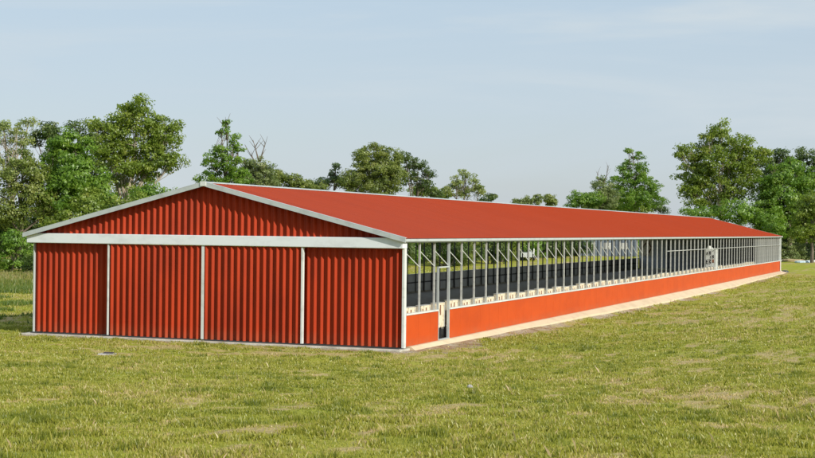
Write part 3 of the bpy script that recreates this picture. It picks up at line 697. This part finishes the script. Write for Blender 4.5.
while y < 215:
    x = -36.5 + gs.uniform(-2.5, 2.0) - (3 if i % 3 == 0 else 0)
    me, st = sh[gs.randrange(5)]
    d = Vector((x, y, 0)) - CAM; px = CX + F_PX * d.dot(RT) / d.dot(FW)
    yb = (x - 0) ; t = (0 - CAM.x) / (x - CAM.x); ynear = CAM.y + (y - CAM.y) * t
    nth = int(ynear / BAY) + 1
    col = me.materials[0].name.replace('leaves_', '').replace('_', ' ')
    lab = f"{col} shrub beyond the house, seen through the {ordinal(nth)} side opening from the front" if nth >= 1 and px < 640 and px > 404 else f"{col} shrub hidden behind the house front, {ordinal(i + 1)} in the belt"
    r = empty('shrub', (x, y, gz(x, y)), lab, 'shrub', 'shrub belt behind the house', gs.uniform(0, 6.28))
    s = gs.uniform(.85, 1.12); r.scale = (s, s, s * gs.uniform(.85, 1.08))
    for nm, mm in (('foliage', me), ('stem', st)):
        o = bpy.data.objects.new(nm, mm); COL.objects.link(o); o.parent = r
    y += gs.uniform(3.2, 4.8); i += 1

# low far-off wood closing the horizon
def far_wood():
    g = np.random.default_rng(5); V = []; Tn = []
    for a in np.arange(-38, 38, .22):
        D = 430 + 60 * math.sin(a * .3) + g.uniform(-25, 25); t = R(a); d = FW * math.cos(t) + RT0 * math.sin(t)
        c = CAM + d * D; h = (5.2 + 2.2 * float(vnoise(np.array([a * .8]), np.array([0.]), 3)[0])) * (1.3 if a < -9 else 1)
        n = 150; q = g.normal(size=(n, 3)); q /= np.linalg.norm(q, axis=1)[:, None]
        p = np.array([c.x, c.y, h * .45]) + q * (g.random(n) ** .35)[:, None] * np.array([2.6, 2.6, h * .55])
        a_ = np.cross(q, g.normal(size=(n, 3))); a_ /= np.linalg.norm(a_, axis=1)[:, None]; b_ = np.cross(q, a_); s_ = g.uniform(.5, 1.1, n)[:, None]
        V.append(np.stack([p - a_ * s_ * .6, p + b_ * s_ * .45, p + a_ * s_ * .6, p - b_ * s_ * .45], 1)); Tn.append(np.clip(.4 + g.normal(0, .1) + g.normal(0, .1, n), 0, 1))
    o = bpy.data.objects.new('far_wood', tri_mesh('far_wood', np.concatenate(V), np.concatenate(Tn), LEAF['dark_green'])); COL.objects.link(o)
    o['kind'] = 'stuff'; o['label'] = 'low dark wood far beyond the field behind everything'; o['category'] = 'wood'
far_wood()
# weeds by the left corner of the house
for i, (x, y, s, kk, lb) in enumerate([(-17.6, 3.5, .22, 1, 'green weed clump against the left corner of the house'), (-18.6, 9.0, .28, 4, 'taller weed clump left of the house and further back'), (-18.9, 5.5, .16, 3, 'small dark weed clump in the grass left of the house')]):
    me, st = sh[kk]
    r = empty('weed_clump', (x, y, gz(x, y)), lb, 'weeds', None, i * 2.); r.scale = (s * 1.3, s * 1.3, s * .75)
    for nm, mm in (('foliage', me), ('stem', st)):
        o = bpy.data.objects.new(nm, mm); COL.objects.link(o); o.parent = r

# ------------------------------------------------------------------ small things on the ground
def ray_ground(px, py):
    D = 8.0
    while D < 400:
        p = P(px, py, D)
        if p.z <= gz(p.x, p.y): return p
        D += .1
    return p
def rock(name, px, py, sx, sy, sz, label, cat, m, seed, rz_=0):
    p = ray_ground(px, py); g = random.Random(seed); mb = MB(); n = 12
    prof = [(1.0, -.2), (1.0, .45), (.86, .85), (.4, 1.0)]
    for t, zz in prof:
        for k in range(n):
            a = 2 * math.pi * k / n; q = t * (1 + g.uniform(-.12, .12)); mb.v.append((math.cos(a) * q * sx, math.sin(a) * q * sy, zz * sz * (1 + g.uniform(-.12, .12))))
    for i in range(3):
        for k in range(n): mb.f.append((i * n + k, i * n + (k + 1) % n, (i + 1) * n + (k + 1) % n, (i + 1) * n + k))
    mb.f.append(tuple(3 * n + k for k in range(n)))
    o = mb.build(name, m); o.location = (p.x, p.y, gz(p.x, p.y)); o.rotation_euler.z = rz_ + YAW; o['label'] = label; o['category'] = cat
    return o
# inspection cover
p = ray_ground(107, 355)
cv = empty('inspection_cover', (p.x, p.y, gz(p.x, p.y)), 'grey concrete inspection cover with a dark lid in the grass before the leftmost door', 'manhole', None, YAW)
MB().box(-.28, .28, -.22, .22, -.1, .055).build('slab', M_STONE, cv, bevel=.02)
MB().box(-.13, .20, -.02, .20, .057, .085).build('lid', M_DARK, cv, bevel=.01)
rock('stone', 470, 388, .06, .05, .07, 'tiny pale stone in the middle of the grass', 'stone', M_STONE, 4)
rock('stone', 785, 272.0, .4, .3, .18, 'dark stone lump at the foot of the far house corner', 'stone', M_DARK, 5)
rock('soil_mound', 792, 261.5, 2.0, 1.2, .35, 'tan soil mound on the grass beyond the house end', 'soil mound', M_YEL, 6)
rock('tarpaulin', 803, 262.6, 1.15, .7, .28, 'pale blue sheet lying on the grass near the right edge', 'tarpaulin', M_BLUE, 7)
rock('tarpaulin', 813, 262.2, 1.1, .6, .30, 'second pale sheet cut by the right edge', 'tarpaulin', M_WHITE, 8)

# pickup truck parked beyond the house
p = on_ground(528, 186)
tk = empty('pickup_truck', p, 'white pickup truck parked by the shrubs, glimpsed through the side openings', 'truck', None, YAW + R(84))
MB().prism([(-2.5, .45), (2.45, .45), (2.5, .95), (1.5, 1.05), (.75, 1.68), (-.65, 1.72), (-.85, 1.1), (-2.5, 1.08)], -.88, .88).build('body', M_WIRE, tk, bevel=.05)
w_ = MB().prism([(.62, 1.12), (1.28, 1.12), (.72, 1.58), (.55, 1.6)], -.895, .895).prism([(-.62, 1.12), (.52, 1.12), (.45, 1.6), (-.52, 1.62)], -.895, .895); w_.build('window', M_GLASS, tk)
for wx in (-1.6, 1.6):
    for wy in (-.82, .82):
        wo = MB().tube([(wx, wy - .12, .36), (wx, wy + .12, .36)], [.36, .36], 18).build('wheel', M_RUBBER, tk)
        MB().tube([(wx, wy - .13, .36), (wx, wy + .13, .36)], [.18, .18], 12).build('rim', M_STEEL, wo)
# blue grey shed
p = on_ground(612, 214)
sd = empty('shed', p, 'blue grey shed beyond the far house corner, seen through the openings', 'shed', None, YAW)
MB().box(-5.2, 3.4, -2.5, 2.5, -.2, 2.9).build('wall', M_BWALL, sd)
MB().prism([(-5.5, 2.85), (3.7, 2.85), (3.7, 2.95), (-.9, 3.75), (-5.5, 2.95)], -2.8, 2.8).build('roof', M_TRIM, sd)
for xx in (-4, -1.6, .9): MB().box(xx, xx + 1.1, -2.53, -2.49, 1.1, 2.1).build('window', M_STEEL, sd)

# ------------------------------------------------------------------ light and sky
SUN_EL, SUN_AZ = R(28), R(-23)        # direction to the sun measured from +x towards -y
sd_ = Vector((math.cos(SUN_EL) * math.cos(SUN_AZ), math.cos(SUN_EL) * math.sin(SUN_AZ), math.sin(SUN_EL)))
sun = bpy.data.lights.new('sun', 'SUN'); sun.energy = 4.3; sun.angle = R(.55); sun.color = (1, .93, .80)
so = bpy.data.objects.new('sun', sun); COL.objects.link(so); so.rotation_euler = sd_.to_track_quat('Z', 'Y').to_euler(); so.location = (30, -30, 40)
wd = bpy.data.worlds.new('World'); scene.world = wd; wd.use_nodes = True; nt = wd.node_tree; N = nt.nodes; Lk = nt.links
bg = N['Background']; bg.inputs['Strength'].default_value = .10
sky = N.new('ShaderNodeTexSky'); sky.sky_type = 'NISHITA'; sky.sun_disc = False; sky.sun_elevation = SUN_EL
sky.sun_rotation = math.atan2(sd_.x, sd_.y); sky.air_density = 1.0; sky.dust_density = 1.5; sky.ozone_density = 1.5
tc = N.new('ShaderNodeTexCoord')
mp = N.new('ShaderNodeMapping'); mp.inputs['Scale'].default_value = (1.3, 2.2, 11); mp.inputs['Rotation'].default_value = (R(4), R(-5), 0)
no = N.new('ShaderNodeTexNoise'); no.inputs['Scale'].default_value = 1.5; no.inputs['Detail'].default_value = 8; no.inputs['Roughness'].default_value = .55; no.inputs['Distortion'].default_value = .6
Lk.new(tc.outputs['Generated'], mp.inputs[0]); Lk.new(mp.outputs[0], no.inputs['Vector'])
rg = N.new('ShaderNodeMapRange'); rg.inputs['From Min'].default_value = .30; rg.inputs['From Max'].default_value = .72; rg.inputs['To Min'].default_value = .66; rg.inputs['To Max'].default_value = 1.0
Lk.new(no.outputs['Fac'], rg.inputs['Value'])
sp = N.new('ShaderNodeSeparateXYZ'); Lk.new(tc.outputs['Generated'], sp.inputs[0])
hz = N.new('ShaderNodeMapRange'); hz.inputs['From Min'].default_value = 0; hz.inputs['From Max'].default_value = .22; Lk.new(sp.outputs['Z'], hz.inputs['Value'])
vc = N.new('ShaderNodeMix'); vc.data_type = 'RGBA'; vc.inputs['A'].default_value = (4.85, 5.35, 5.8, 1); vc.inputs['B'].default_value = (4.1, 5.2, 6.2, 1)
Lk.new(hz.outputs[0], vc.inputs['Factor'])
ws = N.new('ShaderNodeMapRange'); ws.inputs['From Min'].default_value = .50; ws.inputs['From Max'].default_value = .70; ws.inputs['To Max'].default_value = .75; Lk.new(no.outputs['Fac'], ws.inputs['Value'])
v2 = N.new('ShaderNodeMix'); v2.data_type = 'RGBA'; Lk.new(ws.outputs[0], v2.inputs['Factor']); Lk.new(vc.outputs['Result'], v2.inputs['A']); v2.inputs['B'].default_value = (5.2, 5.7, 5.95, 1)
mx = N.new('ShaderNodeMix'); mx.data_type = 'RGBA'; Lk.new(rg.outputs[0], mx.inputs['Factor']); Lk.new(sky.outputs[0], mx.inputs['A']); Lk.new(v2.outputs['Result'], mx.inputs['B'])
Lk.new(mx.outputs['Result'], bg.inputs['Color'])

scene.view_settings.view_transform = 'Standard'; scene.view_settings.look = 'None'; scene.view_settings.gamma = 1
scene.view_settings.exposure = 0.35; scene.view_settings.use_curve_mapping = False
scene.render.engine = 'CYCLES'; scene.cycles.max_bounces = 6; scene.cycles.transparent_max_bounces = 8
scene.cycles.use_denoising = True
